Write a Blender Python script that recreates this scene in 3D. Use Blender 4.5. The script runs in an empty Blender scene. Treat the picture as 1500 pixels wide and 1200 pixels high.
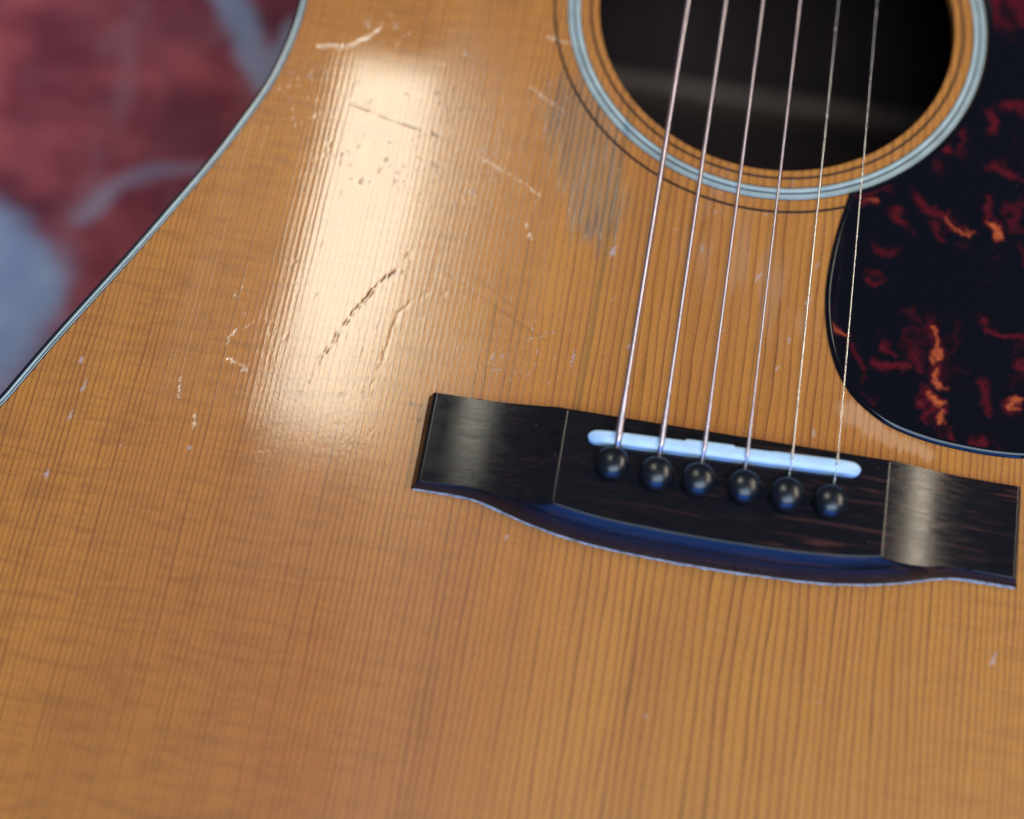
import bpy, bmesh, math, random
import numpy as np
from mathutils import Matrix, Vector
R = math.radians
MM = 0.001
random.seed(7)
scene = bpy.context.scene
C = scene.collection

# ------------------------------------------------------------------ camera
cam_data = bpy.data.cameras.new('camera')
cam = bpy.data.objects.new('camera', cam_data)
C.objects.link(cam)
scene.camera = cam
RX = Vector((0.98619, 0.16516, 0.01218))
DN = Vector((0.15884, -0.92255, -0.35166))
FW = Vector((-0.04684, 0.34874, -0.93605))
m = Matrix.Identity(4)
for i in range(3):
    m[i][0] = RX[i]; m[i][1] = -DN[i]; m[i][2] = -FW[i]
CAM = Vector((-36.338, -120.887, 363.093)) * MM
m.translation = CAM
cam.matrix_world = m
cam_data.sensor_width = 36.0
cam_data.lens = 36.0 * 2213.55 / 1500.0
cam_data.clip_start = 0.01
cam_data.clip_end = 50.0
cam_data.dof.use_dof = True
FOCUS = Vector((-60, 18, 0)) * MM
cam_data.dof.focus_distance = (FOCUS - CAM).dot(FW)
cam_data.dof.aperture_fstop = 3.4

# ------------------------------------------------------------------ world and lamps
world = bpy.data.worlds.new('World')
scene.world = world
world.use_nodes = True
bg = world.node_tree.nodes['Background']
bg.inputs['Color'].default_value = (0.30, 0.42, 0.80, 1)
bg.inputs['Strength'].default_value = 0.19


def area(name, loc, target, sx, sy, color, radiance, rot=None, along=(0, 1, 0)):
    d = bpy.data.lights.new(name, 'AREA')
    d.shape = 'RECTANGLE'
    d.size = sx; d.size_y = sy
    d.color = color
    d.energy = radiance * math.pi * sx * sy
    o = bpy.data.objects.new(name, d)
    C.objects.link(o)
    o.location = loc
    if rot is not None:
        o.rotation_euler = rot
    else:       # faces the target, long side along the guitar or level
        zz = (Vector(loc) - Vector(target)).normalized()
        yy = Vector(along); yy = (yy - zz * yy.dot(zz)).normalized()
        xx = yy.cross(zz)
        o.rotation_euler = Matrix((xx, yy, zz)).transposed().to_euler()
    return o


# ceiling strip whose mirror image lies on the varnish, left of the bridge
H = 0.80
k = (0.36309 + H) / 0.36309
def over(x, y):
    return ((-0.03634 + (x * MM + 0.03634) * k), (-0.12089 + (y * MM + 0.12089) * k))
x0, y0 = over(-119, 0.5)
x1, y1 = over(-88.5, 110.5)
area('ceiling_strip_lamp', ((x0 + x1) / 2, (y0 + y1) / 2, H), None, x1 - x0, y1 - y0,
     (1.0, 0.95, 0.76), 16.5, rot=(0, 0, 0))
# second warm lamp to the right
area('side_strip_lamp', (0.83, 0.40, 0.95), (0.0, 0.02, 0.0), 0.055, 0.9, (1.0, 0.86, 0.66), 48.0)
# cool daylight from a window behind the photographer
area('window_light', (0.25, -0.66, 1.50), (0, 0, 0), 1.3, 0.8, (0.62, 0.80, 1.0), 8.0, along=(0, 0, 1))
# deep blue glow low behind the photographer
area('blue_glow', (0.10, -0.85, 0.40), (0, 0, 0), 0.9, 0.55, (0.03, 0.22, 1.0), 5.5, along=(0, 0, 1))

scene.view_settings.view_transform = 'Standard'
scene.view_settings.look = 'None'
scene.view_settings.exposure = 0.0
scene.view_settings.gamma = 1.0
scene.cycles.use_denoising = True
scene.cycles.max_bounces = 8


# ------------------------------------------------------------------ node helpers
class S:
    """a float or vector socket with arithmetic"""
    def __init__(s, t, sock): s.t = t; s.s = sock
    def _m(s, op, *a, clamp=False):
        n = s.t.nodes.new('ShaderNodeMath'); n.operation = op; n.use_clamp = clamp
        for i, v in enumerate((s,) + a): put(s.t, n.inputs[i], v)
        return S(s.t, n.outputs[0])
    def __add__(s, o): return s._m('ADD', o)
    def __radd__(s, o): return s._m('ADD', o)
    def __sub__(s, o): return s._m('SUBTRACT', o)
    def __rsub__(s, o): return S._rm(s, 'SUBTRACT', o)
    def _rm(s, op, o):
        n = s.t.nodes.new('ShaderNodeMath'); n.operation = op
        put(s.t, n.inputs[0], o); put(s.t, n.inputs[1], s)
        return S(s.t, n.outputs[0])
    def __mul__(s, o): return s._m('MULTIPLY', o)
    def __rmul__(s, o): return s._m('MULTIPLY', o)
    def __truediv__(s, o): return s._m('DIVIDE', o)
    def __neg__(s): return s._m('MULTIPLY', -1.0)
    def f(s, op, *a): return s._m(op, *a)
    def sat(s): return s._m('ADD', 0.0, clamp=True)
    def mx(s, o): return s._m('MAXIMUM', o)
    def mn(s, o): return s._m('MINIMUM', o)


def put(t, inp, v):
    if isinstance(v, S): t.links.new(v.s, inp)
    elif isinstance(v, bpy.types.NodeSocket): t.links.new(v, inp)
    else: inp.default_value = v


def mat(name):
    mt = bpy.data.materials.new(name); mt.use_nodes = True
    t = mt.node_tree
    return mt, t, t.nodes['Principled BSDF']


def coords(t):
    """object coordinates in millimetres"""
    tc = t.nodes.new('ShaderNodeTexCoord')
    return vop(t, 'SCALE', tc.outputs['Object'], scale=1000.0)


def vop(t, op, a, b=None, scale=None, out=0):
    n = t.nodes.new('ShaderNodeVectorMath'); n.operation = op
    put(t, n.inputs[0], a)
    if b is not None: put(t, n.inputs[1], b)
    if scale is not None: put(t, n.inputs['Scale'], scale)
    return S(t, n.outputs[out])


def xyz(t, v):
    n = t.nodes.new('ShaderNodeSeparateXYZ'); put(t, n.inputs[0], v)
    return [S(t, o) for o in n.outputs]


def vec(t, x, y, z=0.0):
    n = t.nodes.new('ShaderNodeCombineXYZ')
    for i, v in enumerate((x, y, z)): put(t, n.inputs[i], v)
    return S(t, n.outputs[0])


def noise(t, v, sc=1.0, st=(1, 1, 1), det=2.0, rough=0.5, off=(0, 0, 0), dist=0.0):
    w = vop(t, 'MULTIPLY', v, tuple(sc * q for q in st))
    if off != (0, 0, 0): w = vop(t, 'ADD', w, off)
    n = t.nodes.new('ShaderNodeTexNoise')
    put(t, n.inputs['Vector'], w)
    n.inputs['Scale'].default_value = 1.0
    n.inputs['Detail'].default_value = det
    n.inputs['Roughness'].default_value = rough
    n.inputs['Distortion'].default_value = dist
    return S(t, n.outputs['Fac'])


def ss(t, v, a, b):
    """smoothstep"""
    n = t.nodes.new('ShaderNodeMapRange'); n.interpolation_type = 'SMOOTHSTEP'
    put(t, n.inputs['Value'], v)
    n.inputs['From Min'].default_value = a; n.inputs['From Max'].default_value = b
    return S(t, n.outputs['Result'])


def mixc(t, f, a, b):
    n = t.nodes.new('ShaderNodeMix'); n.data_type = 'RGBA'
    put(t, n.inputs[0], f)
    for i, c in ((6, a), (7, b)):
        if isinstance(c, tuple): c = c if len(c) == 4 else c + (1.0,)
        put(t, n.inputs[i], c)
    return S(t, n.outputs[2])


def seg(t, P, A, B, w0, w1):
    """0..1 mask of a tapered stroke from A to B (mm); P is a pair (x, y) of scalars"""
    px = P[0] - A[0]; py = P[1] - A[1]
    bx = B[0] - A[0]; by = B[1] - A[1]
    L2 = max(bx * bx + by * by, 1e-6)
    h = (px * (bx / L2))._m('ADD', py * (by / L2), clamp=True)
    qx = h._m('MULTIPLY_ADD', -bx, px); qy = h._m('MULTIPLY_ADD', -by, py)
    d = (qx * qx)._m('ADD', qy * qy)._m('SQRT')
    w = h * (w1 - w0) + w0 if w0 != w1 else w0
    return ss(t, d / w, 1.0, 0.35)


def stroke(t, P, pts, w, w2=None):
    w2 = w if w2 is None else w2
    n = len(pts) - 1
    r = None
    for i in range(n):
        a = w + (w2 - w) * i / n; b = w + (w2 - w) * (i + 1) / n
        s_ = seg(t, P, pts[i], pts[i + 1], a, b)
        r = s_ if r is None else r.mx(s_)
    return r


def bump(t, h, dist=0.001, strength=1.0, normal=None):
    n = t.nodes.new('ShaderNodeBump')
    n.inputs['Distance'].default_value = dist
    n.inputs['Strength'].default_value = strength
    put(t, n.inputs['Height'], h)
    if normal is not None: put(t, n.inputs['Normal'], normal)
    return S(t, n.outputs[0])


def attr(t, name):
    n = t.nodes.new('ShaderNodeAttribute'); n.attribute_name = name
    return S(t, n.outputs['Fac'])


def flat(P, t):
    return vop(t, 'MULTIPLY', P, (1, 1, 0))


# ------------------------------------------------------------------ materials
def spruce_material():
    mt, t, b = mat('aged_spruce')
    P = flat(coords(t), t)
    X, Y, _ = xyz(t, P)
    # annual rings: wide at the joint, narrow towards the edges
    wander = noise(t, P, 1.0, (0.035, 0.006, 1), 2.0) - 0.5
    wob = noise(t, P, 1.0, (0.30, 0.03, 1), 2.0, off=(7, 3, 0)) - 0.5
    ph = X * 0.70 - (X / 58.0).f('TANH') * (0.300 * 58) + wander * 2.6 + wob * 0.95
    fr = ph.f('FRACT')
    idn = t.nodes.new('ShaderNodeTexWhiteNoise'); idn.noise_dimensions = '1D'
    put(t, idn.inputs['W'], ph.f('FLOOR'))
    rnd = S(t, idn.outputs['Value'])
    late = ss(t, fr, 0.42, 0.90) * ss(t, fr, 1.0, 0.93)
    late = late * (rnd * 0.55 + 0.50) * (noise(t, P, 0.02, (1, .6, 1), 2.0, off=(4, 6, 0)) * 1.0 + 0.5)
    line_ = ss(t, fr, 0.80, 0.93) * ss(t, fr, 1.0, 0.95)
    # broad tone, cross silk, fine fibres
    tone = noise(t, P, 0.012, (1.2, 0.5, 1), 2.0)
    band = noise(t, P, 1.0, (0.075, 0.004, 1), 2.0, off=(31, 0, 0))
    silk = noise(t, P, 1.0, (0.07, 0.42, 1), 3.0, 0.55, off=(2, 9, 0), dist=0.6)
    fibre = noise(t, P, 1.0, (5.0, 0.22, 1), 2.0, 0.6)
    mott = noise(t, P, 0.5, (1, 1, 1), 3.0, 0.6, off=(4, 4, 0))
    col = mixc(t, ss(t, tone, 0.3, 0.7), (0.473, 0.148, 0.0245), (0.555, 0.199, 0.0245))
    col = mixc(t, ss(t, X, -75.0, 0.0) * 0.40, col, (0.538, 0.225, 0.0285))
    col = mixc(t, ss(t, noise(t, P, 0.03, (1.4, 0.5, 1), 3.0, 0.6, off=(13, 2, 0)), 0.45, 0.75) * 0.35, col, (0.383, 0.119, 0.0219))
    col = mixc(t, ss(t, band, 0.35, 0.75) * 0.35, col, (0.343, 0.115, 0.0219))
    silk_amt = ss(t, X.f('ABSOLUTE'), 30.0, 110.0) * 0.45 + 0.10
    col = mixc(t, ss(t, silk, 0.40, 0.70) * silk_amt, col, (0.303, 0.101, 0.0194))
    col = mixc(t, ss(t, fibre, 0.45, 0.8) * 0.22, col, (0.313, 0.104, 0.0194))
    col = mixc(t, ss(t, mott, 0.52, 0.75) * 0.20, col, (0.545, 0.239, 0.0549))
    tick = noise(t, P, 1.0, (2.4, 0.9, 1), 2.0, 0.6, off=(6, 1, 0))
    col = mixc(t, ss(t, tick, 0.52, 0.72) * 0.22, col, (0.596, 0.311, 0.0808))
    col = mixc(t, ss(t, tick, 0.46, 0.30) * 0.25, col, (0.250, 0.088, 0.0190))
    col = mixc(t, late * 0.56, col, (0.221, 0.063, 0.0110))
    col = mixc(t, line_ * (rnd * 0.4 + 0.35), col, (0.131, 0.035, 0.0065))
    # --- wear: masks laid on the mesh (see soundboard_wear) -----------------
    at = lambda nm: attr(t, nm)
    wear = at('wear'); soil = at('soil'); chips = at('chips'); scuff = at('scuff'); dirt = at('dirt'); rub = at('rub')
    shrink = at('shrink')
    col = mixc(t, wear * 0.60, col, (0.335, 0.158, 0.062))
    col = mixc(t, wear * (late * 1.6).sat(), col, (0.075, 0.030, 0.012))
    col = mixc(t, soil * 0.45, col, (0.17, 0.115, 0.085))
    col = mixc(t, rub * 0.17, col, (0.62, 0.37, 0.22))
    col = mixc(t, shrink * 0.30, col, (0.72, 0.44, 0.26))
    col = mixc(t, chips * 0.7, col, (0.44, 0.35, 0.31))
    col = mixc(t, scuff * 0.6, col, (0.80, 0.55, 0.32))
    col = mixc(t, dirt.sat() * 0.85, col, (0.05, 0.022, 0.008))
    streak = noise(t, P, 1.0, (0.8, 0.05, 1), 2.0, 0.6, off=(3, 8, 0)) - 0.5
    put(t, b.inputs['Base Color'], col)
    # --- relief (mm) --------------------------------------------------------
    swell = noise(t, P, 0.045, (1.0, 0.35, 1), 1.0, off=(3, 1, 0))
    peel = noise(t, P, 0.9, (1.3, 0.7, 1), 3.0, 0.6)
    fine_n = noise(t, P, 2.6, (1.2, 0.8, 1), 2.0, 0.6, off=(2, 7, 0))
    crazed = noise(t, P, 1.0, (1.6, 0.22, 1), 3.0, 0.65, off=(5, 1, 0))
    # varnish sunk into the grain is rougher right of x=-92 and along the left of the bass bout
    roughzone = ss(t, X + Y * 0.05 + (streak * 10.0), -95.0, -78.0) * ss(t, X, 18.0, -30.0)
    leftzone = ss(t, X + streak * 6.0, -112.0, -119.0) * ss(t, X, -150.0, -128.0)
    lowzone = ss(t, Y + streak * 14.0, 46.0, 12.0) * ss(t, X, -125.0, -112.0) * ss(t, X, -40.0, -75.0)
    ridge = (late * 0.6 + line_ * 0.6)
    h = swell * 0.030 + ridge * (roughzone * 0.010 + leftzone * 0.008 + 0.0022)
    h = h + peel * (lowzone * 0.016 + roughzone * 0.004 + 0.0008)
    h = h + fine_n * (lowzone * 0.0085 + roughzone * 0.0018 + 0.00035)
    h = h + crazed * (roughzone * 0.007 + leftzone * 0.0015 + lowzone * 0.003 + 0.0005)
    h = h + chips * 0.02 - scuff * 0.02 + ridge * wear * 0.03
    nrm = bump(t, h)
    put(t, b.inputs['Normal'], nrm)
    put(t, b.inputs['Coat Normal'], nrm)
    b.inputs['Roughness'].default_value = 0.42
    b.inputs['Specular IOR Level'].default_value = 0.28
    dull = (wear * 0.2).mx(chips).mx(soil).mx(shrink * 0.7)
    put(t, b.inputs['Coat Weight'], (1.0 - dull) * 1.0)
    put(t, b.inputs['Coat Roughness'], roughzone * 0.10 + lowzone * 0.05 + ss(t, Y, 5.0, -40.0) * 0.10 + 0.045)
    b.inputs['Coat IOR'].default_value = 1.5
    return mt


def ebony_material():
    mt, t, b = mat('dark_rosewood_bridge')
    P = coords(t)
    g = noise(t, P, 1.0, (0.035, 0.75, 0.5), 4.0, 0.62, dist=0.8)
    g2 = noise(t, P, 1.0, (0.10, 3.2, 2.0), 2.0, 0.6, off=(4, 0, 0))
    X, Y, Z = xyz(t, P)
    side = ss(t, X, -35.0, 50.0)
    col = mixc(t, ss(t, g, 0.52, 0.72) * (side * 0.75 + 0.25), (0.0075, 0.0062, 0.0068), (0.075, 0.026, 0.018))
    col = mixc(t, ss(t, g2, 0.50, 0.75) * 0.5, col, (0.019, 0.0125, 0.011))
    # greyish rubbed arrises and specks
    sp = ss(t, noise(t, P, 1.2, (1, 1, 1), 1.0), 0.79, 0.83)
    col = mixc(t, sp * 0.5, col, (0.20, 0.17, 0.14))
    put(t, b.inputs['Base Color'], col)
    pores = noise(t, P, 1.0, (0.35, 6.0, 3.0), 2.0, 0.7, off=(1, 2, 0))
    wav = noise(t, P, 0.10, (1.4, 0.8, 1), 2.0)
    nrm = bump(t, pores * 0.006 + g2 * 0.006 + wav * 0.03)
    put(t, b.inputs['Normal'], nrm)
    put(t, b.inputs['Roughness'], g2 * 0.10 + ss(t, noise(t, P, 0.35, (0.25, 2.2, 1), 3.0, 0.65, off=(6, 6, 0)), 0.3, 0.7) * 0.07 + 0.08)
    b.inputs['Specular IOR Level'].default_value = 0.23
    return mt


def guard_material():
    mt, t, b = mat('tortoiseshell_celluloid')
    P = flat(coords(t), t)
    n1 = noise(t, P, 0.16, (1, 1, 1), 3.0, 0.6); n2 = noise(t, P, 0.16, (1, 1, 1), 3.0, 0.6, off=(8, 8, 0))
    body = ss(t, noise(t, P, 0.9, (1, 1, 1), 3.0, 0.7), 0.25, 0.70)
    col = mixc(t, attr(t, 'mottle') * (body * 0.45 + 0.55), (0.0035, 0.0030, 0.0045), (0.24, 0.010, 0.014))
    col = mixc(t, attr(t, 'glow') * (body * 0.5 + 0.5), col, (0.78, 0.17, 0.035))
    speck = ss(t, noise(t, P, 1.5, (1, 1, 1), 1.0, off=(2, 2, 0)), 0.80, 0.84)
    col = mixc(t, speck * 0.35, col, (0.25, 0.25, 0.28))
    put(t, b.inputs['Base Color'], col)
    hair = noise(t, vop(t, 'ADD', P, vec(t, n1 * 6.0, n2 * 6.0)), 1.0, (1.4, 0.5, 1), 2.0, 0.6)
    nrm = bump(t, noise(t, P, 0.06, (1, 1, 1), 2.0) * 0.10 + hair * 0.0016 + speck * 0.01)
    put(t, b.inputs['Normal'], nrm)
    put(t, b.inputs['Roughness'], hair * 0.10 + 0.07)
    b.inputs['Specular IOR Level'].default_value = 0.38
    return mt


def plain(name, col, rough, metal=0.0, spec=0.5, nsc=None, namp=0.25, coat=0.0, bmp=0.0, st=(1, 1, 1)):
    mt, t, b = mat(name)
    P = coords(t)
    n = noise(t, P, nsc or 0.5, st, 3.0, 0.6)
    c2 = tuple(q * (1 - namp) for q in col)
    put(t, b.inputs['Base Color'], mixc(t, ss(t, n, 0.35, 0.70), col, c2))
    put(t, b.inputs['Roughness'], n * 0.12 + (rough - 0.06))
    b.inputs['Metallic'].default_value = metal
    b.inputs['Specular IOR Level'].default_value = spec
    b.inputs['Coat Weight'].default_value = coat
    b.inputs['Coat Roughness'].default_value = 0.1
    if bmp: put(t, b.inputs['Normal'], bump(t, n * bmp))
    return mt


def rug_material():
    mt, t, b = mat('red_wool_rug')
    P = flat(coords(t), t)
    n1 = noise(t, P, 0.05, (1, 1, 1), 3.0, 0.6); n2 = noise(t, P, 0.05, (1, 1, 1), 3.0, 0.6, off=(7, 3, 0))
    X, Y, _ = xyz(t, P)
    Pw = (X + (n1 - 0.5) * 12.0, Y + (n2 - 0.5) * 12.0)
    abr = noise(t, P, 1.0, (0.030, 0.048, 1), 4.0, 0.65, off=(2, 0, 0))
    abr2 = noise(t, P, 1.0, (0.06, 0.03, 1), 3.0, 0.6, off=(5, 1, 0))
    col = mixc(t, ss(t, abr, 0.35, 0.65), (0.21, 0.020, 0.027), (0.41, 0.066, 0.062))
    col = mixc(t, ss(t, abr2, 0.50, 0.75) * 0.55, col, (0.38, 0.155, 0.15))
    col = mixc(t, ss(t, noise(t, P, 0.022, (1, 1, 1), 2.0, off=(3, 9, 0)), 0.50, 0.70) * 0.6, col, (0.11, 0.018, 0.026))
    pale = stroke(t, Pw, [(-264, 92), (-244, 84), (-234, 72)], 21.0, 20.0).mx(stroke(t, Pw, [(-246, 72), (-246, 58), (-252, 38)], 34.0, 28.0))
    arc = stroke(t, Pw, [(-224, 107), (-213, 121), (-202, 128), (-187, 132)], 6.0, 3.5) * 0.40
    br = stroke(t, Pw, [(-198, 212), (-190, 200), (-182, 186), (-172, 172)], 9.0, 8.0).mx(stroke(t, Pw, [(-172, 176), (-164, 196)], 8.0, 8.0)) * 0.75
    # the motif carries on over the rug where the guitar hides it
    vo = t.nodes.new('ShaderNodeTexVoronoi')
    put(t, vo.inputs['Vector'], vop(t, 'SCALE', vec(t, Pw[0], Pw[1], 0.0), scale=0.0065))
    vo.inputs['Scale'].default_value = 1.0
    away = vop(t, 'DISTANCE', P, (-230.0, 130.0, 0.0), out='Value')
    far = ss(t, S(t, vo.outputs['Distance']), 0.30, 0.22) * ss(t, away, 190.0, 215.0)
    pale_n = noise(t, P, 0.035, (1, 1, 1), 3.0, 0.6, off=(1, 1, 0))
    pc = mixc(t, ss(t, pale_n, 0.35, 0.7), (0.29, 0.34, 0.42), (0.43, 0.46, 0.50))
    allp = pale.mx(arc).mx(br).mx(far)
    col = mixc(t, allp * 0.92, col, pc)
    knots = noise(t, P, 0.9, (1, 1, 1), 2.0, 0.6)
    col = mixc(t, ss(t, knots, 0.4, 0.7) * 0.25, col, (0.03, 0.012, 0.016))
    put(t, b.inputs['Base Color'], col)
    b.inputs['Roughness'].default_value = 0.95
    b.inputs['Specular IOR Level'].default_value = 0.15
    b.inputs['Sheen Weight'].default_value = 0.25
    put(t, b.inputs['Normal'], bump(t, knots * 1.2 + abr * 0.6))
    return mt


FLAMES_PX = []
M_spruce = spruce_material()
M_bridge = ebony_material()
M_hair = plain('black_fibre_inlay', (0.007, 0.007, 0.008), 0.5, spec=0.2, coat=0.0, nsc=0.4)
M_ivory = plain('aged_ivory_inlay', (0.45, 0.52, 0.45), 0.32, coat=0.8, nsc=0.12, namp=0.22)
M_bind = plain('black_binding', (0.006, 0.008, 0.010), 0.22, coat=1.0, nsc=0.3)
M_bone = plain('bone_blue_light', (0.48, 0.62, 0.70), 0.35, nsc=0.25, namp=0.10)  # blue of the cool light put into the bone's base colour
M_pin = plain('black_plastic_pin', (0.006, 0.007, 0.009), 0.28, nsc=0.5, bmp=0.004)
M_wound = plain('wound_bronze', (0.80, 0.64, 0.60), 0.36, metal=1.0, nsc=0.2, namp=0.15)
M_steel = plain('plain_steel', (0.80, 0.77, 0.72), 0.26, metal=1.0, nsc=0.2, namp=0.12)
M_mahog = plain('mahogany_body', (0.105, 0.040, 0.020), 0.40, nsc=0.25, namp=0.4, coat=0.5, st=(1, .06, 1))
M_inner = plain('bare_mahogany_inside', (0.030, 0.011, 0.007), 0.8, nsc=0.25, namp=0.35, st=(1, .06, 1))
M_brace = plain('spruce_brace', (0.12, 0.072, 0.046), 0.75, nsc=0.6, namp=0.3, st=(.1, 1, 1))
M_edge = plain('dry_lacquer_edge', (0.40, 0.355, 0.32), 0.5, nsc=0.5, namp=0.6)
M_neck = plain('mahogany_neck', (0.12, 0.045, 0.022), 0.4, nsc=0.2, namp=0.4, coat=0.5)
M_fret = plain('nickel_fret', (0.75, 0.74, 0.70), 0.25, metal=1.0)
M_floor = plain('dark_floorboards', (0.13, 0.075, 0.045), 0.45, nsc=0.05, namp=0.4, st=(.1, 1, 1))
M_rug = rug_material()


# ------------------------------------------------------------------ mesh helpers
BASE = -0.1185            # the back of the guitar, lying on the rug
def link(name, me, material, parent=None, smooth=True):
    o = bpy.data.objects.new(name, me)
    C.objects.link(o)
    if material: me.materials.append(material)
    if smooth:
        for p in me.polygons: p.use_smooth = True
    if parent is not None: o.parent = parent
    return o


def mesh(name, verts, faces, material, parent=None, smooth=True, scale=MM):
    me = bpy.data.meshes.new(name)
    me.from_pydata([(v[0] * scale, v[1] * scale, v[2] * scale) for v in verts], [], faces)
    me.update()
    o = link(name, me, material, parent, smooth)
    bm = bmesh.new(); bm.from_mesh(me); bmesh.ops.recalc_face_normals(bm, faces=bm.faces); bm.to_mesh(me); bm.free()
    return o


def sharp(o, deg):
    o.data.set_sharp_from_angle(angle=R(deg))


def lathe(name, prof, material, parent, cx=0, cy=0, seg_n=32, closed=False):
    v = []; f = []
    for r, z in prof:
        for i in range(seg_n):
            a = 2 * math.pi * i / seg_n
            v.append((cx + r * math.cos(a), cy + r * math.sin(a), z))
    n = len(prof)
    for j in range(n - 1 if not closed else n):
        for i in range(seg_n):
            a = j * seg_n + i; b_ = j * seg_n + (i + 1) % seg_n
            c = ((j + 1) % n) * seg_n
            f.append((a, b_, c + (i + 1) % seg_n, c + i))
    return mesh(name, v, f, material, parent)


def catmull(pts, n, closed=True):
    out = []
    N = len(pts)
    for i in range(N if closed else N - 1):
        g = lambda k_: Vector(pts[k_ % N] if closed else pts[min(max(k_, 0), N - 1)])
        p0, p1, p2, p3 = g(i - 1), g(i), g(i + 1), g(i + 2)
        for j in range(n):
            u = j / n
            out.append(0.5 * ((2 * p1) + (p2 - p0) * u + (2 * p0 - 5 * p1 + 4 * p2 - p3) * u * u + (3 * p1 - p0 - 3 * p2 + p3) * u ** 3))
    if not closed: out.append(Vector(pts[-1]))
    return out


def offset(loop, d):
    """inward offset of a counter-clockwise loop"""
    out = []
    N = len(loop)
    for i in range(N):
        tg = (loop[(i + 1) % N] - loop[i - 1]).normalized()
        out.append(loop[i] + Vector((-tg.y, tg.x)) * d)
    return out


def strip(name, loops_z, material, parent):
    """closed band lofted through loops of equal length: [(loop, z), ...]"""
    N = len(loops_z[0][0]); v = []; f = []
    for lp, z in loops_z:
        v += [(p.x, p.y, z) for p in lp]
    for j in range(len(loops_z) - 1):
        for i in range(N):
            f.append((j * N + i, j * N + (i + 1) % N, (j + 1) * N + (i + 1) % N, (j + 1) * N + i))
    return mesh(name, v, f, material, parent)


def plate(name, outer, hole, z_top, z_bot, material, parent):
    bm = bmesh.new()
    es = []
    loops = [outer] + ([hole] if hole else [])
    for lp in loops:
        vs = [bm.verts.new((p.x * MM, p.y * MM, z_top * MM)) for p in lp]
        for i in range(len(vs)): es.append(bm.edges.new((vs[i], vs[(i + 1) % len(vs)])))
    bmesh.ops.triangle_fill(bm, use_beauty=True, use_dissolve=False, edges=es)
    ext = bmesh.ops.extrude_face_region(bm, geom=list(bm.faces))
    for e in ext['geom']:
        if isinstance(e, bmesh.types.BMVert): e.co.z = z_bot * MM
    bmesh.ops.recalc_face_normals(bm, faces=bm.faces)
    me = bpy.data.meshes.new(name); bm.to_mesh(me); bm.free()
    return link(name, me, material, parent, smooth=False)


# numpy value noise and stroke masks, used to lay wear marks and celluloid flames onto fine meshes
_rg = np.random.RandomState(11).rand(8, 256, 256)


def vnoise(x, y, k=0):
    x = x + 1000.37 * (k + 1); y = y + 517.13 * (k + 2)
    ix = np.floor(x).astype(int); iy = np.floor(y).astype(int)
    fx = x - ix; fy = y - iy
    fx = fx * fx * (3 - 2 * fx); fy = fy * fy * (3 - 2 * fy)
    g = _rg[k % 8]
    q = lambda i, j: g[(ix + i) & 255, (iy + j) & 255]
    return (q(0, 0) * (1 - fx) + q(1, 0) * fx) * (1 - fy) + (q(0, 1) * (1 - fx) + q(1, 1) * fx) * fy


def fbm(x, y, k=0, octv=3):
    r = 0; a = 0.5; tot = 0
    for o in range(octv):
        r = r + a * vnoise(x * 2 ** o, y * 2 ** o, k + o); tot += a; a *= 0.55
    return r / tot


def sstep(v, a, b_):
    u = np.clip((v - a) / (b_ - a), 0, 1)
    return u * u * (3 - 2 * u)


def mark(x, y, pts, w, w2=None, soft=0.35):
    """mask of a tapered polyline stroke"""
    w2 = w if w2 is None else w2
    n = len(pts) - 1
    r = np.zeros_like(x)
    for i in range(n):
        (ax, ay), (bx, by) = pts[i], pts[i + 1]
        wa = w + (w2 - w) * i / n; wb = w + (w2 - w) * (i + 1) / n
        dx = bx - ax; dy = by - ay
        L2 = max(dx * dx + dy * dy, 1e-6)
        h = np.clip(((x - ax) * dx + (y - ay) * dy) / L2, 0, 1)
        d = np.hypot(x - ax - h * dx, y - ay - h * dy) / (wa + (wb - wa) * h)
        r = np.maximum(r, sstep(d, 1.0, soft))
    return r


def inside(loop, x, y):
    px = np.array([p.x for p in loop]); py = np.array([p.y for p in loop])
    r = np.zeros(x.shape, bool)
    for i in range(len(px)):
        j = i - 1
        c = ((py[i] > y) != (py[j] > y))
        with np.errstate(divide='ignore', invalid='ignore'):
            xx = (px[j] - px[i]) * (y - py[i]) / (py[j] - py[i] + 1e-12) + px[i]
        r ^= c & (x < xx)
    return r


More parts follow.
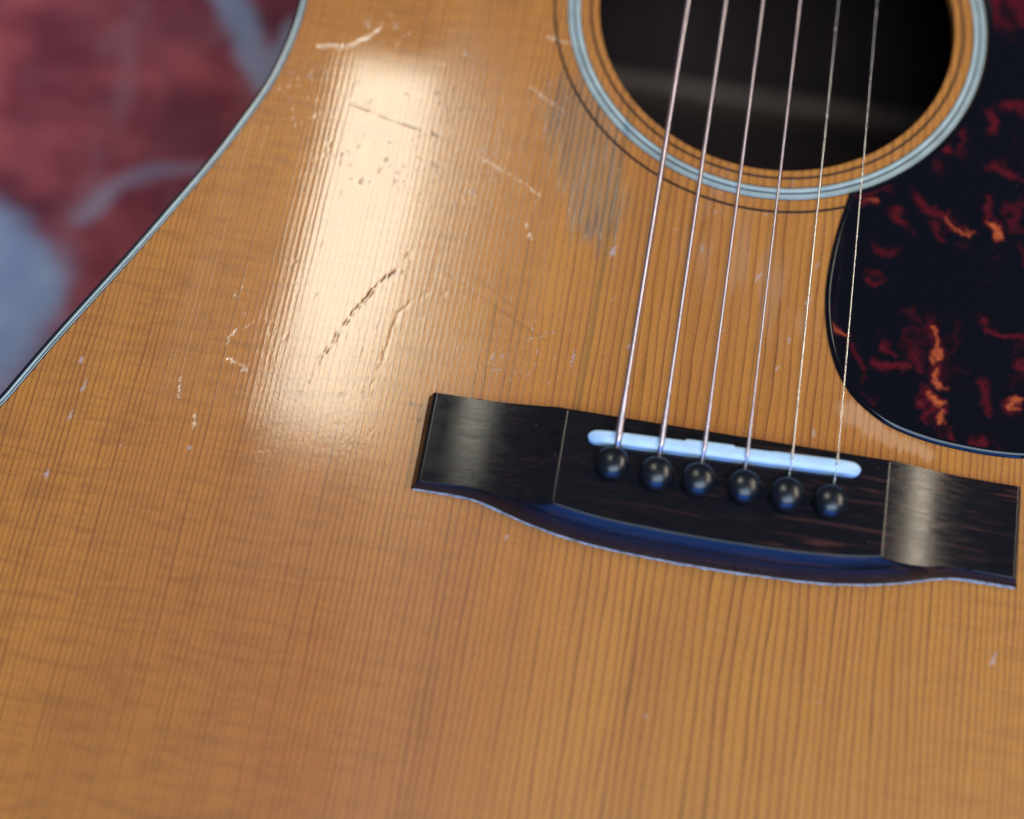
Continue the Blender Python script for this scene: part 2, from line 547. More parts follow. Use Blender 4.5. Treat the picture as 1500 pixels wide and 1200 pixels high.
def fine_plate(name, loops, cells_ok, bbox, dx, dy, z, marks, material, parent, skirt):
    """flat sheet bounded by loops with a fine grid inside bbox; marks(x, y) -> (z offset, {attribute: values});
    skirt: list of (loop offset 2-D loops, z) lofted from the first loop, or a plain depth for every loop"""
    gx = np.arange(bbox[0], bbox[1] + dx * .5, dx); gy = np.arange(bbox[2], bbox[3] + dy * .5, dy)
    XX, YY = np.meshgrid(gx, gy)
    cx = (XX[:-1, :-1] + dx / 2); cy = (YY[:-1, :-1] + dy / 2)
    ok = cells_ok(cx, cy)
    # drop cells that only touch at a corner
    for _ in range(4):
        d1 = ok[:-1, :-1] & ok[1:, 1:] & ~ok[1:, :-1] & ~ok[:-1, 1:]
        d2 = ok[1:, :-1] & ok[:-1, 1:] & ~ok[:-1, :-1] & ~ok[1:, 1:]
        if not (d1.any() or d2.any()): break
        ok[:-1, :-1] &= ~d1; ok[1:, :-1] &= ~d2
    W = len(gx)
    jj, ii = np.nonzero(ok)
    quads = np.stack([jj * W + ii, jj * W + ii + 1, (jj + 1) * W + ii + 1, (jj + 1) * W + ii], 1)
    pad = np.pad(ok, 1)
    edges = []
    for (sj, si, a, b_) in ((-1, 0, (0, 0), (0, 1)), (1, 0, (1, 0), (1, 1)), (0, -1, (0, 0), (1, 0)), (0, 1, (0, 1), (1, 1))):
        nb = pad[1 + sj:1 + sj + ok.shape[0], 1 + si:1 + si + ok.shape[1]]
        j, i = np.nonzero(ok & ~nb)
        edges.append(np.stack([(j + a[0]) * W + i + a[1], (j + b_[0]) * W + i + b_[1]], 1))
    edges = np.concatenate(edges)
    used = np.zeros(XX.size, bool); used[quads.ravel()] = True
    new = -np.ones(XX.size, int); new[used] = np.arange(used.sum())
    vx = XX.ravel()[used]; vy = YY.ravel()[used]
    ng = len(vx)
    quads = new[quads]; edges = new[edges]
    # the rim between the grid and the outline
    bm = bmesh.new(); es = []; bv = {}
    for a, b_ in edges:
        for q in (a, b_):
            if q not in bv: bv[q] = bm.verts.new((vx[q] * MM, vy[q] * MM, 0))
        es.append(bm.edges.new((bv[a], bv[b_])))
    idx = {v: q for q, v in bv.items()}
    n = ng; lx = []; ly = []; rings = []
    for lp in loops:
        vs = [bm.verts.new((p.x * MM, p.y * MM, 0)) for p in lp]
        for v in vs: idx[v] = n; n += 1
        lx += [p.x for p in lp]; ly += [p.y for p in lp]
        rings.append([idx[v] for v in vs])
        for i in range(len(vs)): es.append(bm.edges.new((vs[i], vs[(i + 1) % len(vs)])))
    bmesh.ops.triangle_fill(bm, use_beauty=True, use_dissolve=False, edges=es)
    tris = []
    for fc in bm.faces:
        q = [idx[v] for v in fc.verts]
        ax, ay, bx, by = fc.verts[0].co.x, fc.verts[0].co.y, fc.verts[1].co.x, fc.verts[1].co.y
        c2 = fc.verts[2].co
        if (bx - ax) * (c2.y - ay) - (by - ay) * (c2.x - ax) < 0: q = q[::-1]
        tris.append(q)
    bm.free()
    vx = np.concatenate([vx, lx]); vy = np.concatenate([vy, ly])
    dz, attrs = marks(vx, vy)
    edge_v = np.zeros(len(vx), bool); edge_v[ng:] = True; edge_v[np.unique(edges)] = True
    if skirt[0][1][1] < 0: attrs = {k_: np.where(edge_v, 0, a_) for k_, a_ in attrs.items()}
    vz = z + dz
    vz[ng:] = z
    nt = len(vx)
    # skirts
    sk = []; ex = []; ey = []; ez = []
    base = nt
    for rg, levels in zip(rings, skirt):
        N = len(rg)
        for li, (lp, zz) in enumerate(levels):
            ex += [p.x for p in lp]; ey += [p.y for p in lp]; ez += [zz] * N
            if li:
                for i in range(N):
                    a = base + (li - 1) * N
                    sk.append((a + i, a + (i + 1) % N, a + N + (i + 1) % N, a + N + i))
        base += N * len(levels)
    V = np.stack([np.concatenate([vx, ex]), np.concatenate([vy, ey]), np.concatenate([vz, ez])], 1) * MM
    me = bpy.data.meshes.new(name)
    loop_v = np.concatenate([quads.ravel(), np.array(tris, int).ravel(), np.array(sk, int).ravel()]).astype(np.int32)
    sizes = np.concatenate([np.full(len(quads), 4), np.full(len(tris), 3), np.full(len(sk), 4)])
    starts = np.concatenate([[0], np.cumsum(sizes)[:-1]]).astype(np.int32)
    me.vertices.add(len(V)); me.vertices.foreach_set('co', V.astype(np.float32).ravel())
    me.loops.add(len(loop_v)); me.loops.foreach_set('vertex_index', loop_v)
    me.polygons.add(len(sizes)); me.polygons.foreach_set('loop_start', starts)
    me.polygons.foreach_set('use_smooth', np.ones(len(sizes), bool))
    me.update(calc_edges=True); me.validate()
    for nm, val in attrs.items():
        at = me.attributes.new(nm, 'FLOAT', 'POINT')
        full = np.zeros(len(V), np.float32); full[:nt] = val
        at.data.foreach_set('value', full)
    o = bpy.data.objects.new(name, me); C.objects.link(o); me.materials.append(material); o.parent = parent
    return o


def box(name, x0, x1, y0, y1, z0, z1, material, parent, bev=0.0, segs=2, taper=None):
    bm = bmesh.new()
    bmesh.ops.create_cube(bm, size=1.0)
    for v in bm.verts:
        fy = v.co.y + .5
        x = x0 + (x1 - x0) * (v.co.x + .5)
        if taper: x *= 1 + (taper - 1) * fy
        v.co = Vector((x, y0 + (y1 - y0) * fy, z0 + (z1 - z0) * (v.co.z + .5))) * MM
    if bev: bmesh.ops.bevel(bm, geom=list(bm.edges), offset=bev * MM, segments=segs, affect='EDGES', profile=.5)
    me = bpy.data.meshes.new(name); bm.to_mesh(me); bm.free()
    return link(name, me, material, parent, smooth=False)


# ------------------------------------------------------------------ setting: floor and rug
fl = mesh('floor', [(-3, -3, -0.131), (3, -3, -0.131), (3, 3, -0.131), (-3, 3, -0.131)], [(0, 1, 2, 3)], M_floor, None, False, 1.0)
fl['kind'] = 'structure'


def build_rug():
    nx, ny = 150, 150
    v = []; f = []
    from mathutils import noise as mn
    for top in (1, 0):
        for j in range(ny + 1):
            for i in range(nx + 1):
                x = -1150 + 2300 * i / nx; y = -1000 + 2200 * j / ny
                z = -118.6 + (mn.noise((x * .012, y * .012, 0)) - 0.6) * 1.6 if top else -130.2
                v.append((x, y, z))
    o = (nx + 1) * (ny + 1)
    for j in range(ny):
        for i in range(nx):
            a = j * (nx + 1) + i
            f.append((a, a + 1, a + nx + 2, a + nx + 1))
            f.append((o + a, o + a + nx + 1, o + a + nx + 2, o + a + 1))
    for i in range(nx):
        f.append((i, o + i, o + i + 1, i + 1)); a = ny * (nx + 1) + i; f.append((a, a + 1, o + a + 1, o + a))
    for j in range(ny):
        a = j * (nx + 1); f.append((a, a + nx + 1, o + a + nx + 1, o + a)); a += nx; f.append((a, o + a, o + a + nx + 1, a + nx + 1))
    r = mesh('rug', v, f, M_rug)
    r['label'] = 'red patterned wool rug with pale blue grey motifs under the guitar'
    r['category'] = 'rug'


build_rug()

# ------------------------------------------------------------------ the guitar
guitar = bpy.data.objects.new('acoustic_guitar', None)
C.objects.link(guitar)
guitar.location = (0, 0, BASE)
guitar['label'] = 'worn acoustic guitar with orange spruce top lying on a red rug'
guitar['category'] = 'guitar'


class Root:
    """mesh data is in board coordinates (z = 0 on the top); parts are lifted to match the empty at the base"""


def part(o):
    o.location = (0, 0, -BASE)
    return o


left = [(0, -221), (-70, -218), (-130, -201), (-173, -166), (-193, -122), (-198, -82), (-195.5, -45),
        (-187.6, -11), (-183.9, -2), (-176.9, 13.4), (-169.7, 28.1), (-162.4, 42.9), (-155.3, 58.0), (-148.6, 72.6), (-143.2, 86.2), (-138.9, 98.4),
        (-136.6, 109.0), (-135.5, 119.0), (-135.4, 130), (-136.2, 147), (-138.6, 168), (-143, 198), (-145, 224), (-140, 252), (-125, 272), (-95, 284), (-40, 287)]
right = [(-x, y) for x, y in reversed(left[1:])]
outline = catmull([Vector(p) for p in (left + [(0, 287)] + right)][::-1], 8)
HX, HY, HR = 0.15, 146.02, 50.8
hole_loop = [Vector((HX + HR * math.cos(2 * math.pi * i / 160), HY + HR * math.sin(2 * math.pi * i / 160))) for i in range(160)]
wood_edge = offset(outline, 2.75)


def soundboard_wear(x, y):
    n1 = fbm(x * 1.1, y * 1.1, 0); n2 = fbm(x * 1.1, y * 1.1, 3)
    wx = x + (n1 - .5) * 1.6; wy = y + (n2 - .5) * 2.0
    streak = fbm(x * 0.9, y * 0.05, 1) - 0.5
    A = {}
    # bare, dirty patch beside the soundhole, its ends running out along the grain
    A['wear'] = mark(x, y + streak * 20, [(-51, 106), (-46, 90), (-41, 75)], 13.0, 11.0, 0.4)
    A['soil'] = mark(x, y + streak * 22, [(-43, 74), (-36, 62)], 4.6, 4.2, 0.2) * sstep(fbm(x * 1.5, y * .28, 4), .40, .62)
    A['rub'] = mark(wx, wy, [(-12, 80), (0, 62), (14, 52)], 17.0, 15.0, 0.2) * sstep(fbm(x * .5, y * .07, 2), .45, .65)
    A['shrink'] = mark(x, y + streak * 4, [(31, 29), (40, 23.2), (52, 20.5)], 4.4, 2.4)
    ch = np.zeros_like(x)
    for cx, cy, w, d in ((-166.7, 8.5, .8, 1.4), (-164.4, 1.0, .75, 2.6), (-165.6, -6.9, .5, 2.2), (-167.2, -23.1, .5, 1.6), (-133.8, -10.1, .7, .5),
                         (-84.9, 117.9, 1.1, .6), (-10.2, -57.5, .6, .2), (70.9, -31.3, .7, 3.4), (-50.2, -19.5, .6, .9), (-27.5, 36.5, .7, 1.5),
                         (-41.5, 30.0, .55, 2.4), (11.5, 37.0, .7, .8), (4.0, 62.0, .7, 2.0), (-35.4, 62.5, 1.0, 2.6), (-150.3, -12.0, .4, .3),
                         (30.5, -47, .5, .4), (22.5, 20.5, .8, 1.2), (-3.5, 45.5, .8, .5), (17.4, 57.0, .6, 2.2), (-12, 67.0, .5, 2.4), (13.8, 45.0, .6, 1.5)):
        ch = np.maximum(ch, mark(wx, wy, [(cx, cy), (cx + .25 * d, cy + d)], w * .8, w * .45))
    grit = sstep(fbm(x * 1.5, y * .7, 4, 2), .76, .84) * sstep(fbm(x * .04, y * .04, 5), .55, .66) * sstep(y, 10, 30)
    A['chips'] = np.maximum(ch, grit * .7)
    sc = mark(wx, wy, [(-125.6, 113), (-118, 114.2), (-113.5, 117.6), (-110.6, 121)], .9, .6)
    sc = np.maximum(sc, mark(wx, wy, [(-75, 85.4), (-66.8, 81.9), (-57.5, 77.1)], .5) * sstep(n2, .42, .55))
    for pts, w in (([(-124, 13.5), (-130, 16.5)], .4), ([(-131, 20), (-129, 24.5)], .4), ([(-63, 127), (-52, 125.6)], .5), ([(-140, 9), (-139.4, 3)], .35),
                   ([(-134, -1), (-133.6, -5)], .3), ([(-66, 110), (-55, 104)], .35), ([(-60, 68), (-57, 62)], .35)):
        sc = np.maximum(sc, mark(wx, wy, pts, w, w * .6))
    rh = np.random.RandomState(9)
    hair = np.zeros_like(x)
    for _ in range(90):     # hairline scratches from years of strumming
        cx = rh.uniform(-135, -30); cy = rh.uniform(-25, 115); a = rh.normal(0.5, .7); L = rh.uniform(1.5, 9)
        hair = np.maximum(hair, mark(wx, y, [(cx, cy), (cx + L * math.cos(a), cy + L * math.sin(a))], .24, .18) * rh.uniform(.3, 1))
    sc = np.maximum(sc, hair * .35 * sstep(n2, .35, .6))
    A['scuff'] = sc
    fine = np.maximum(mark(x, y, [(-77.9, 49.7), (-64.7, 42.9), (-48.9, 34.7)], .26), mark(x, y, [(-71.6, 50.8), (-58, 42.6)], .22))
    fine = np.maximum(fine, mark(x, y, [(-56.5, 33.5), (-44, 39.5)], .2) * .6)
    curl = np.maximum(mark(wx, wy, [(-80.5, 11.9), (-78, 10.9), (-76.7, 11.6)], .4), mark(wx, wy, [(-80.4, 7.9), (-78, 7.4), (-76.4, 8.2)], .4))
    gouge = mark(wx, wy, [(-91.3, 47.6), (-95.1, 43.6), (-99.1, 35.9), (-102.8, 27.3), (-105.8, 20.0), (-110.1, 6.7)], .95, .3, 0.0)
    gouge *= sstep(fbm(x * 2.2, y * 1.1, 6, 3) + np.clip((y - 25) / 25, -.5, 1) * .16, .40, .58)
    arc = mark(wx, wy, [(-77.5, 43.6), (-81.5, 42.8), (-85.5, 40.2), (-88.6, 36), (-89.2, 28), (-90, 20), (-92.6, 12)], .5, .6)
    arc *= sstep(fbm(x * .7, y * .7, 2, 2), .38, .55)
    arc2 = mark(wx, wy, [(-91.5, 47.6), (-84, 49.0), (-76, 48.8)], .45, .35) * sstep(n2, .42, .56)
    cut = np.maximum(mark(x, y, [(-114.6, 96.8), (-108, 95.2)], .25, .5), mark(x, y, [(-108, 95.2), (-101.3, 93.4), (-87.5, 90.6)], .45, .75) * sstep(n1, .34, .48))
    cut = np.maximum(cut, mark(x, y, [(-95, 83.4), (-89.5, 82.2), (-85, 81.2)], .35, .5) * sstep(n2, .4, .52))
    dn = np.zeros_like(x)
    for cx, cy, w in ((-107.7, 35.0, .75), (-109.2, 98.2, 1.3), (-99.0, 102.6, .9), (-111.2, 37.4, .5), (-106.0, 20, .6), (-92.2, 11.5, .8), (-90.4, 12.3, .9),
                      (-102.8, 15.5, .45), (-98.4, 10.4, .55), (-116, 24, .5), (-99, 60, .7), (-111, 68, .8), (-96, 73, .6), (-95, 23.5, .5), (-100.2, 26.2, .5),
                      (-88.8, 52.6, .8), (-104, 4.2, .4), (-93, 31, .5), (-113, 52, .5), (-117, 82, .7)):
        dn = np.maximum(dn, mark(wx, wy, [(cx, cy), (cx + .1, cy + .7)], w, w * .8))
    rs = np.random.RandomState(5)
    for _ in range(60):     # pinprick dents of years of playing
        cx = rs.uniform(-122, -60); cy = rs.uniform(-4, 108); w = rs.uniform(.2, .42)
        dn = np.maximum(dn, mark(wx, wy, [(cx, cy), (cx + rs.uniform(-.3, .3), cy + rs.uniform(0, .9))], w) * .7)
    A['dirt'] = np.maximum.reduce([gouge * .8, dn * .18, cut * .65, fine * .5, curl * .7, arc * .2])
    dz = -0.05 * np.maximum.reduce([gouge, cut * .7, dn * .32, arc * .45, arc2 * .45]) - 0.02 * fine - 0.012 * hair - 0.02 * A['wear'] - 0.02 * A['soil']
    return dz, A


inner_edge = offset(outline, 4.2)


def board_cells(x, y):
    return inside(inner_edge, x, y) & (np.hypot(x - HX, y - HY) > HR + 1.0)


def rect_down(lp): return [(lp, 0.0), (lp, -2.8)]


part(fine_plate('soundboard', [wood_edge, hole_loop], board_cells, (-186, 84, -110, 128), 0.36, 0.46, 0.0, soundboard_wear, M_spruce, guitar,
                [rect_down(wood_edge), rect_down(hole_loop)]))


def dome(o0, o1, zc, z_edge=0.0, n=5):
    L = []
    for i in range(n):
        u = i / (n - 1)
        L.append((offset(outline, o0 + (o1 - o0) * u), z_edge + zc * (1 - (2 * u - 1) ** 2)))
    return L


bind = part(strip('binding', [(offset(outline, 0.0), -6.5), (offset(outline, 0.0), -0.75), (offset(outline, 0.06), -0.42), (offset(outline, 0.22), -0.16),
                              (offset(outline, 0.45), -0.02), (offset(outline, 0.8), 0.03), (offset(outline, 1.2), 0.0)], M_bind, guitar))
for (a, b_, mt) in ((1.2, 1.85, M_ivory), (1.85, 2.15, M_hair), (2.15, 2.45, M_ivory), (2.45, 2.75, M_hair)):
    q = strip('purfling_line', dome(a, b_, 0.05 if mt is M_ivory else 0.015), mt, bind)
part(strip('side', [(offset(outline, 0.15), -6.4), (offset(outline, 0.1), -60), (offset(outline, 0.15), -115), (offset(outline, 3.0), -115),
                    (offset(outline, 3.0), -2.9)], M_mahog, guitar))
part(plate('back_panel', offset(outline, 0.1), None, -114.6, -118.4, M_inner, guitar))
for y0 in (179, -40, -130):
    part(box('back_brace', -150 if y0 < 100 else -128, 150 if y0 < 100 else 128, y0, y0 + 9, -114.7, -99, M_brace, guitar, 2.2, 3))


# rosette: inlaid rings around the soundhole
def ring(name, r0, r1, zc, mt, parent):
    prof = [(r0, -0.02)]
    for i in range(5):
        u = i / 4
        prof.append((r0 + (r1 - r0) * u, 0.006 + zc * (1 - (2 * u - 1) ** 2)))
    prof.append((r1, -0.02))
    return lathe(name, prof, mt, parent, HX, HY, 192)


ros = part(ring('rosette', 57.5, 58.05, 0.012, M_hair, guitar))
for r0, r1, z_, mt in ((55.9, 56.2, .008, M_hair), (56.2, 57.5, .04, M_ivory), (58.05, 58.8, .03, M_ivory), (58.8, 58.95, .006, M_hair),
                       (58.95, 59.5, .02, M_ivory), (59.5, 59.85, .008, M_hair), (52.7, 53.4, .012, M_hair), (63.05, 63.8, .012, M_hair)):
    ring('rosette_ring', r0, r1, z_, mt, ros)

# pickguard
G = [(25.6, 92.2), (24.5, 86.5), (23.2, 79.6), (22.2, 71.1), (21.8, 62.9), (22.3, 55.4), (23.9, 47.3), (26.6, 40.0), (29.9, 34.7), (34.1, 30.6), (41.2, 26.3),
     (50.1, 23.9), (59.0, 22.9), (69.3, 22.7), (79, 24), (90, 29.5), (99, 40), (104.5, 56), (105, 80), (100, 115), (92, 150), (82, 178), (70, 188), (58.5, 184)]
gl = catmull([Vector(p) for p in G], 6, closed=False)
a0 = math.atan2(184 - HY, 58.5 - HX); a1 = math.atan2(92.2 - HY, 25.6 - HX)
RG = 59.95
arcp = [Vector((HX + RG * math.cos(a0 + (a1 - a0) * i / 40), HY + RG * math.sin(a0 + (a1 - a0) * i / 40))) for i in range(1, 40)]
guard_loop = gl + arcp


def U(px, py):
    """photograph pixel to millimetres on the soundboard, used only to read positions off the picture"""
    d = RX * ((px - 750) / 2213.55) + DN * ((py - 600) / 2213.55) + FW
    s = -CAM.z / d.z
    p = CAM + d * s
    return (p.x * 1000, p.y * 1000)


fl_px = [((1262, 297), (1276, 301), 4, .65), ((1335, 290), (1385, 318), 5, .5), ((1390, 320), (1416, 343), 4, .7), ((1310, 318), (1325, 335), 5, .5), ((1365, 328), (1380, 350), 4, .3),
         ((1450, 325), (1456, 348), 6, .95), ((1453, 290), (1450, 318), 4, .45), ((1383, 213), (1395, 218), 3.5, .6), ((1445, 168), (1452, 192), 6, .55),
         ((1455, 250), (1490, 265), 5, .45), ((1475, 160), (1505, 155), 5, .45), ((1218, 482), (1243, 495), 4.5, .75), ((1212, 456), (1216, 462), 4, .45),
         ((1362, 480), (1370, 528), 4, .8), ((1376, 545), (1377, 560), 6, .9), ((1352, 581), (1366, 588), 6.5, 1.0), ((1372, 600), (1378, 622), 4, .85), ((1356, 596), (1350, 615), 4, .4),
         ((1285, 530), (1325, 535), 4.5, .56), ((1295, 500), (1312, 512), 3.5, .4), ((1472, 600), (1495, 588), 5, .85), ((1430, 570), (1440, 610), 4, .35),
         ((1440, 475), (1500, 500), 4, .45), ((1480, 540), (1502, 553), 4, .5), ((1482, 0), (1493, 30), 8, .4), ((1275, 362), (1305, 380), 5, .25), ((1270, 408), (1290, 410), 3.5, .35),
         ((1392, 638), (1395, 660), 4, .4), ((1290, 275), (1250, 288), 6, .2), ((1345, 520), (1340, 545), 5, .25), ((1405, 190), (1418, 215), 4, .2), ((1250, 520), (1262, 540), 4, .25),
         ((1430, 655), (1450, 664), 4, .45), ((1480, 300), (1485, 340), 4, .25)]
flames = []
for pa, pb, w, amt in fl_px:
    flames.append((U(*pa), U(*pb), w / 5.6, amt))
for x, y, amt in ((88, 60, .8), (92, 100, .5), (84, 130, .7), (75, 165, .5), (98, 76, .4), (86, 40, .7), (80, 96, .5)):
    flames.append(((x, y), (x + 4, y + 6), 1.0, amt))
M_guard = guard_material()


def guard_flames(x, y):
    a = fbm(x * .16, y * .16, 0); b_ = fbm(x * .16, y * .16, 3); c = fbm(x * .7, y * .7, 1); d = fbm(x * .7, y * .7, 5)
    wx = x + (a - .5) * 7 + (c - .5) * 1.8; wy = y + (b_ - .5) * 7 + (d - .5) * 1.8
    red = np.zeros_like(x); hot = np.zeros_like(x)
    for (p, q, w, amt) in flames:
        red = np.maximum(red, mark(wx, wy, [p, q], w * 3.4, w * 2.4, -0.3) * (.20 + .75 * amt))
        if amt > .6: hot = np.maximum(hot, mark(wx, wy, [p, q], w * 1.5, w * 1.9, -0.3) * (amt - .42) * 1.5)
    w_ = fbm(wx * .10, wy * .075, 6, 4)
    wisps = sstep(w_, .56, .78) * sstep(fbm(x * .06, y * .06, 2), .45, .65) * .40
    return np.zeros_like(x), {'mottle': np.maximum(red, wisps), 'glow': np.clip(hot, 0, 1)}


def build_guard():
    N = len(guard_loop)
    area2 = sum(guard_loop[i].x * guard_loop[(i + 1) % N].y - guard_loop[(i + 1) % N].x * guard_loop[i].y for i in range(N))
    lp = guard_loop if area2 > 0 else guard_loop[::-1]
    top = offset(lp, 1.6)
    core = offset(lp, 2.0)
    return fine_plate('pickguard', [top], lambda x, y: inside(core, x, y), (20, 108, 20, 190), 0.4, 0.4, 1.05, guard_flames, M_guard, guitar,
                      [[(top, 1.05), (offset(lp, 1.25), 1.03), (offset(lp, 0.9), 0.95), (offset(lp, 0.12), 0.55), (lp, 0.35), (lp, 0.002)]])


gd = part(build_guard())


# bridge: one carved block as a height field
def interp(tab, x):
    if x <= tab[0][0]: return tab[0][1]
    for (a, b_), (c, d) in zip(tab, tab[1:]):
        if x <= c:
            u = (x - a) / (c - a); u = u * u * (3 - 2 * u) if False else u
            return b_ + (d - b_) * u
    return tab[-1][1]


REAR = [(-76.2, -10.9), (-66, -10.8), (-62, -10.9), (-57, -11.7), (-52, -13.2), (-47, -14.7), (-41.5, -15.9), (-36, -16.9), (-30, -17.7), (-22, -18.3), (-10, -18.7), (0, -18.8)]
REAR = REAR + [(-x, y) for x, y in reversed(REAR[:-1])]
FRONT = 14.3
BEV = [(0, 0.0), (0.5, 2.2), (1.3, 4.6), (2.1, 6.1), (3.0, 7.15), (4.0, 8.25), (4.7, 9.0), (5.4, 9.7), (9.5, 13)]
TIPP = [(0, 0.0), (0.6, 1.6), (1.3, 3.3), (1.7, 3.85), (2.3, 4.25), (4, 6), (9, 30)]
FRP = [(0, 0.0), (0.15, 5.0), (0.3, 8.2), (0.7, 8.85), (1.2, 9.2), (2, 12)]


def smin(a, b_, k_):
    h_ = max(k_ - abs(a - b_), 0) / k_
    return min(a, b_) - h_ * h_ * k_ * 0.25


def rear_y(x):
    # smoothed
    return sum(interp(REAR, x + d) for d in (-2, -1, 0, 1, 2)) / 5


def bridge_z(x, y):
    ax = abs(x)
    zc = 9.0 if ax < 40.3 else 99
    cove = 4.0 + (max(70.5 - ax, 0) ** 2) / (2 * 91.0)
    z = smin(9.0, cove, 0.16)
    # bevel lands on the wings as a small rounding only
    d = y - rear_y(x)
    z = smin(z, interp(BEV, d) if d < 9.4 else 13, 0.5)
    z = smin(z, interp(FRP, FRONT - y) if FRONT - y < 2 else 12, 0.25)
    z = smin(z, interp(TIPP, 76.1 - ax) if 76.1 - ax < 9 else 30, 0.3)
    return max(z, 0.0)


def build_bridge():
    xs = []
    x = -76.1
    while x < 76.1:
        xs.append(x)
        ax = abs(x)
        x += 0.18 if ax > 73 else (0.22 if 38 < ax < 48 else 0.6)
    xs.append(76.1)
    ts = []
    NT = 110
    for i in range(NT + 1):
        u = i / NT
        ts.append(u)
    v = []; f = []
    for x in xs:
        yr = rear_y(x)
        for i, u in enumerate(ts):
            # denser near both long edges
            w_ = 0.5 - 0.5 * math.cos(math.pi * u)
            w_ = 0.45 * w_ + 0.55 * u
            y = FRONT + (yr - FRONT) * w_
            z = bridge_z(x, y)
            v.append((x, y, z))
    n = NT + 1
    for i in range(len(xs) - 1):
        for j in range(NT):
            a = i * n + j
            f.append((a, a + 1, a + n + 1, a + n))
    return mesh('bridge', v, f, M_bridge, guitar)


bridge = part(build_bridge()); sharp(bridge, 40)


def build_edge():
    """crust of old lacquer along the rear foot of the bridge"""
    v = []; f = []
    rnd = random.Random(3)
    xs = [-75.5 + 151 * i / 420 for i in range(421)]
    wv = 0.0
    for i, x in enumerate(xs):
        wv = wv * 0.75 + rnd.uniform(-1, 1) * 0.25
        yr = rear_y(x)
        w_ = max(0.06, 0.34 + 0.42 * wv) + (0.15 if x > 60 else 0)
        v += [(x, yr + 0.25, 0.02), (x, yr + 0.10, 0.42 + 0.1 * wv), (x, yr - w_ * 0.6, 0.26), (x, yr - w_, 0.004)]
    for i in range(420):
        for j in range(3):
            a = i * 4 + j
            f.append((a, a + 1, a + 5, a + 4))
    return mesh('lacquer_edge', v, f, M_edge, bridge)


build_edge()


# saddle: bone strip, slanted, with compensation steps filed in its front top edge
def build_saddle():
    A = Vector((-34.3, 7.0)); B = Vector((33.4, 9.35))
    ax = (B - A).normalized(); nx = Vector((-ax.y, ax.x))
    L = (B - A).length
    steps = [(0, 0), (24.0, 0.0), (24.3, 0.75), (36.0, 0.75), (36.3, 0.1), (45.5, 0.1), (45.8, 0.35), (80, 0.35)]
    us = [L * i / 260 for i in range(261)]
    v = []; f = []
    half = 1.75
    for u in us:
        e = min(u, L - u)
        hw = half * math.sqrt(max(0.0, 1 - (1 - min(e / 2.2, 1)) ** 2)) if e < 2.2 else half
        hw = max(hw, 0.02)
        top = 11.75 - 1.3 * (1 - min(e / 6.0, 1)) ** 2
        fs = interp(steps, u) - 0.45
        c = A + ax * u
        prof = [(-hw, 7.5), (-hw, top - 0.75), (-hw * .97, top - 0.55), (-hw * .88, top - 0.38), (0.1 * hw, top - 0.04),
                (hw * .55 + fs * .5 * hw / half, top), (hw * .9 + fs * .6 * hw / half, top - 0.10), (hw + fs * .6 * hw / half, top - .3), (hw, top - 1.5), (hw, 7.5)]
        for d, z in prof:
            p = c + nx * d
            v.append((p.x, p.y, z))
    n = 10
    for i in range(len(us) - 1):
        for j in range(n - 1):
            a = i * n + j
            f.append((a, a + 1, a + n + 1, a + n))
    f.append(tuple(range(n))); f.append(tuple(len(v) - n + i for i in range(n)))
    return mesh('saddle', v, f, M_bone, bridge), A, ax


sad, SA, SX = build_saddle()
sharp(sad, 40)


def saddle_y(x):
    u = (x - SA.x) / SX.x
    return SA.y + SX.y * u


# bridge pins
PINS = [(-26.8, 0.2), (-16.1, 0.25), (-5.5, 0.1), (5.1, 0.0), (16.1, 0.0), (27.2, -0.4)]
pin_prof = [(1.9, 8.0), (2.5, 9.0), (2.75, 9.35), (2.75, 9.7), (3.6, 10.0), (4.15, 10.5), (4.35, 11.2), (4.2, 11.9), (3.7, 12.65), (2.9, 13.25),
            (1.8, 13.6), (0.95, 13.8), (0.3, 13.87), (0.0, 13.88)]
pin0 = None
for i, (x, y) in enumerate(PINS):
    if pin0 is None:
        pin0 = lathe('bridge_pin', pin_prof, M_pin, bridge, 0, 0, 40); p = pin0
    else:
        p = pin0.copy(); C.objects.link(p); p.parent = bridge
    p.location = (x * MM, y * MM, (0.1 * ((i * 37) % 5) - 0.25) * MM)
    p.rotation_euler = (R(((i * 53) % 7) - 3), R(((i * 29) % 7) - 3), R(40 * i))

# strings
GA = [1.50, 1.22, 0.96, 0.74, 0.48, 0.38]
PITCH = [0.58, 0.46, 0.36, 0.28, 0, 0]


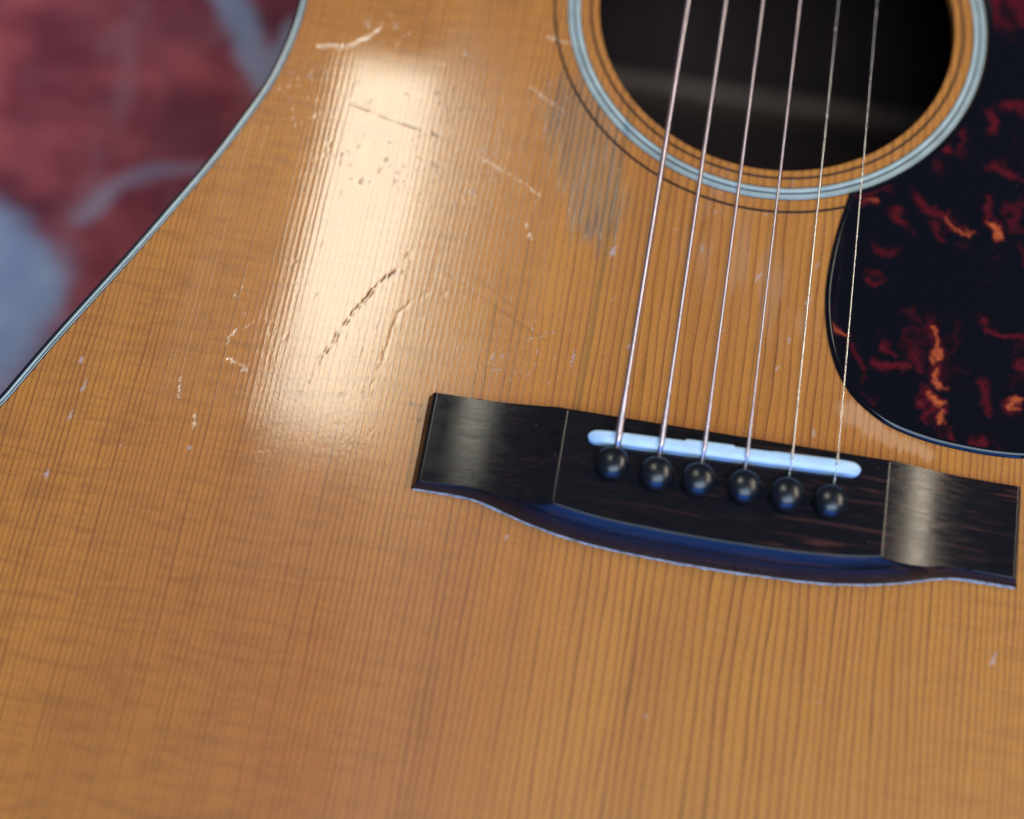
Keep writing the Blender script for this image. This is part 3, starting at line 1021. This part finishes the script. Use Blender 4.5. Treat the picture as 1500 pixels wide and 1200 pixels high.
def build_string(i):
    x0 = PINS[i][0]; x1 = x0 * 21.6 / 27.0
    ys = saddle_y(x0); r = GA[i] / 2
    comp = [0, 0, .35, 0, .1, .1][i]
    zt = 11.78 + r
    path = [(x0 + (PINS[i][0] - x0), 3.2, 9.0), (x0, 4.3, 9.75), (x0, ys - 1.2, zt - 0.75), (x0, ys - 0.5, zt - 0.18), (x0, ys + 0.1 + comp, zt)]
    def lin(y):
        u = (y - ys) / (655 - ys)
        return (x0 + (x1 - x0) * u, y, zt + (8.4 - zt) * u)
    p_ = PITCH[i]
    y = ys + 0.6
    if p_:
        step = p_ / 4
        while y < 200: path.append(lin(y)); y += step
    else:
        while y < 200: path.append(lin(y)); y += 4
    for q in (300, 450, 655): path.append(lin(q))
    ns = 12 if p_ else 12
    v = []; f = []
    for k_, pt in enumerate(path):
        a = Vector(path[max(k_ - 1, 0)]); b_ = Vector(path[min(k_ + 1, len(path) - 1)])
        tg = (b_ - a).normalized(); sx = Vector((1, 0, 0)); sx = (sx - tg * sx.dot(tg)).normalized(); sz = sx.cross(tg)
        for j in range(ns):
            th = 2 * math.pi * j / ns
            rr = r
            if p_:
                w_ = (pt[1] / p_ + j / ns) % 1.0
                rr = r * (1.0 - 0.30 * (2 * abs(w_ - 0.5)) ** 2)
                if pt[1] < ys + 13: rr *= 1.0 + 0.28 * min(1, (ys + 13 - pt[1]) / 3.0)
            q = Vector(pt) + sx * (rr * math.cos(th)) + sz * (rr * math.sin(th))
            v.append(tuple(q))
    for k_ in range(len(path) - 1):
        for j in range(ns):
            a = k_ * ns + j; b_ = k_ * ns + (j + 1) % ns
            f.append((a, b_, b_ + ns, a + ns))
    f.append(tuple(range(ns))); f.append(tuple(len(v) - ns + j for j in range(ns)))
    o = part(mesh('string', v, f, M_wound if p_ else M_steel, guitar))
    o['label'] = ['thickest wound string', 'second thickest wound string', 'third wound string', 'thinnest wound string', 'thicker plain steel string', 'thinnest plain steel string'][i]


for i in range(6): build_string(i)

# neck and fingerboard carry the strings on beyond the picture
nk = part(box('neck', -27, 27, 288, 655, -14, 0.6, M_neck, guitar, 3.0, 3, taper=0.8))
fb = part(box('fingerboard', -28, 28, 203, 652, 0.62, 6.4, M_bridge, guitar, 0.6, 2, taper=0.79))
for k_ in range(1, 21):
    d = 645 * (1 - 2 ** (-k_ / 12.0)); y = 655 - d
    if y < 208: break
    w_ = 27.4 * (1 - 0.21 * (y - 203) / 449)
    box('fret', -w_, w_, y - 1, y + 1, 6.2, 7.3, M_fret, fb, 0.45, 2)
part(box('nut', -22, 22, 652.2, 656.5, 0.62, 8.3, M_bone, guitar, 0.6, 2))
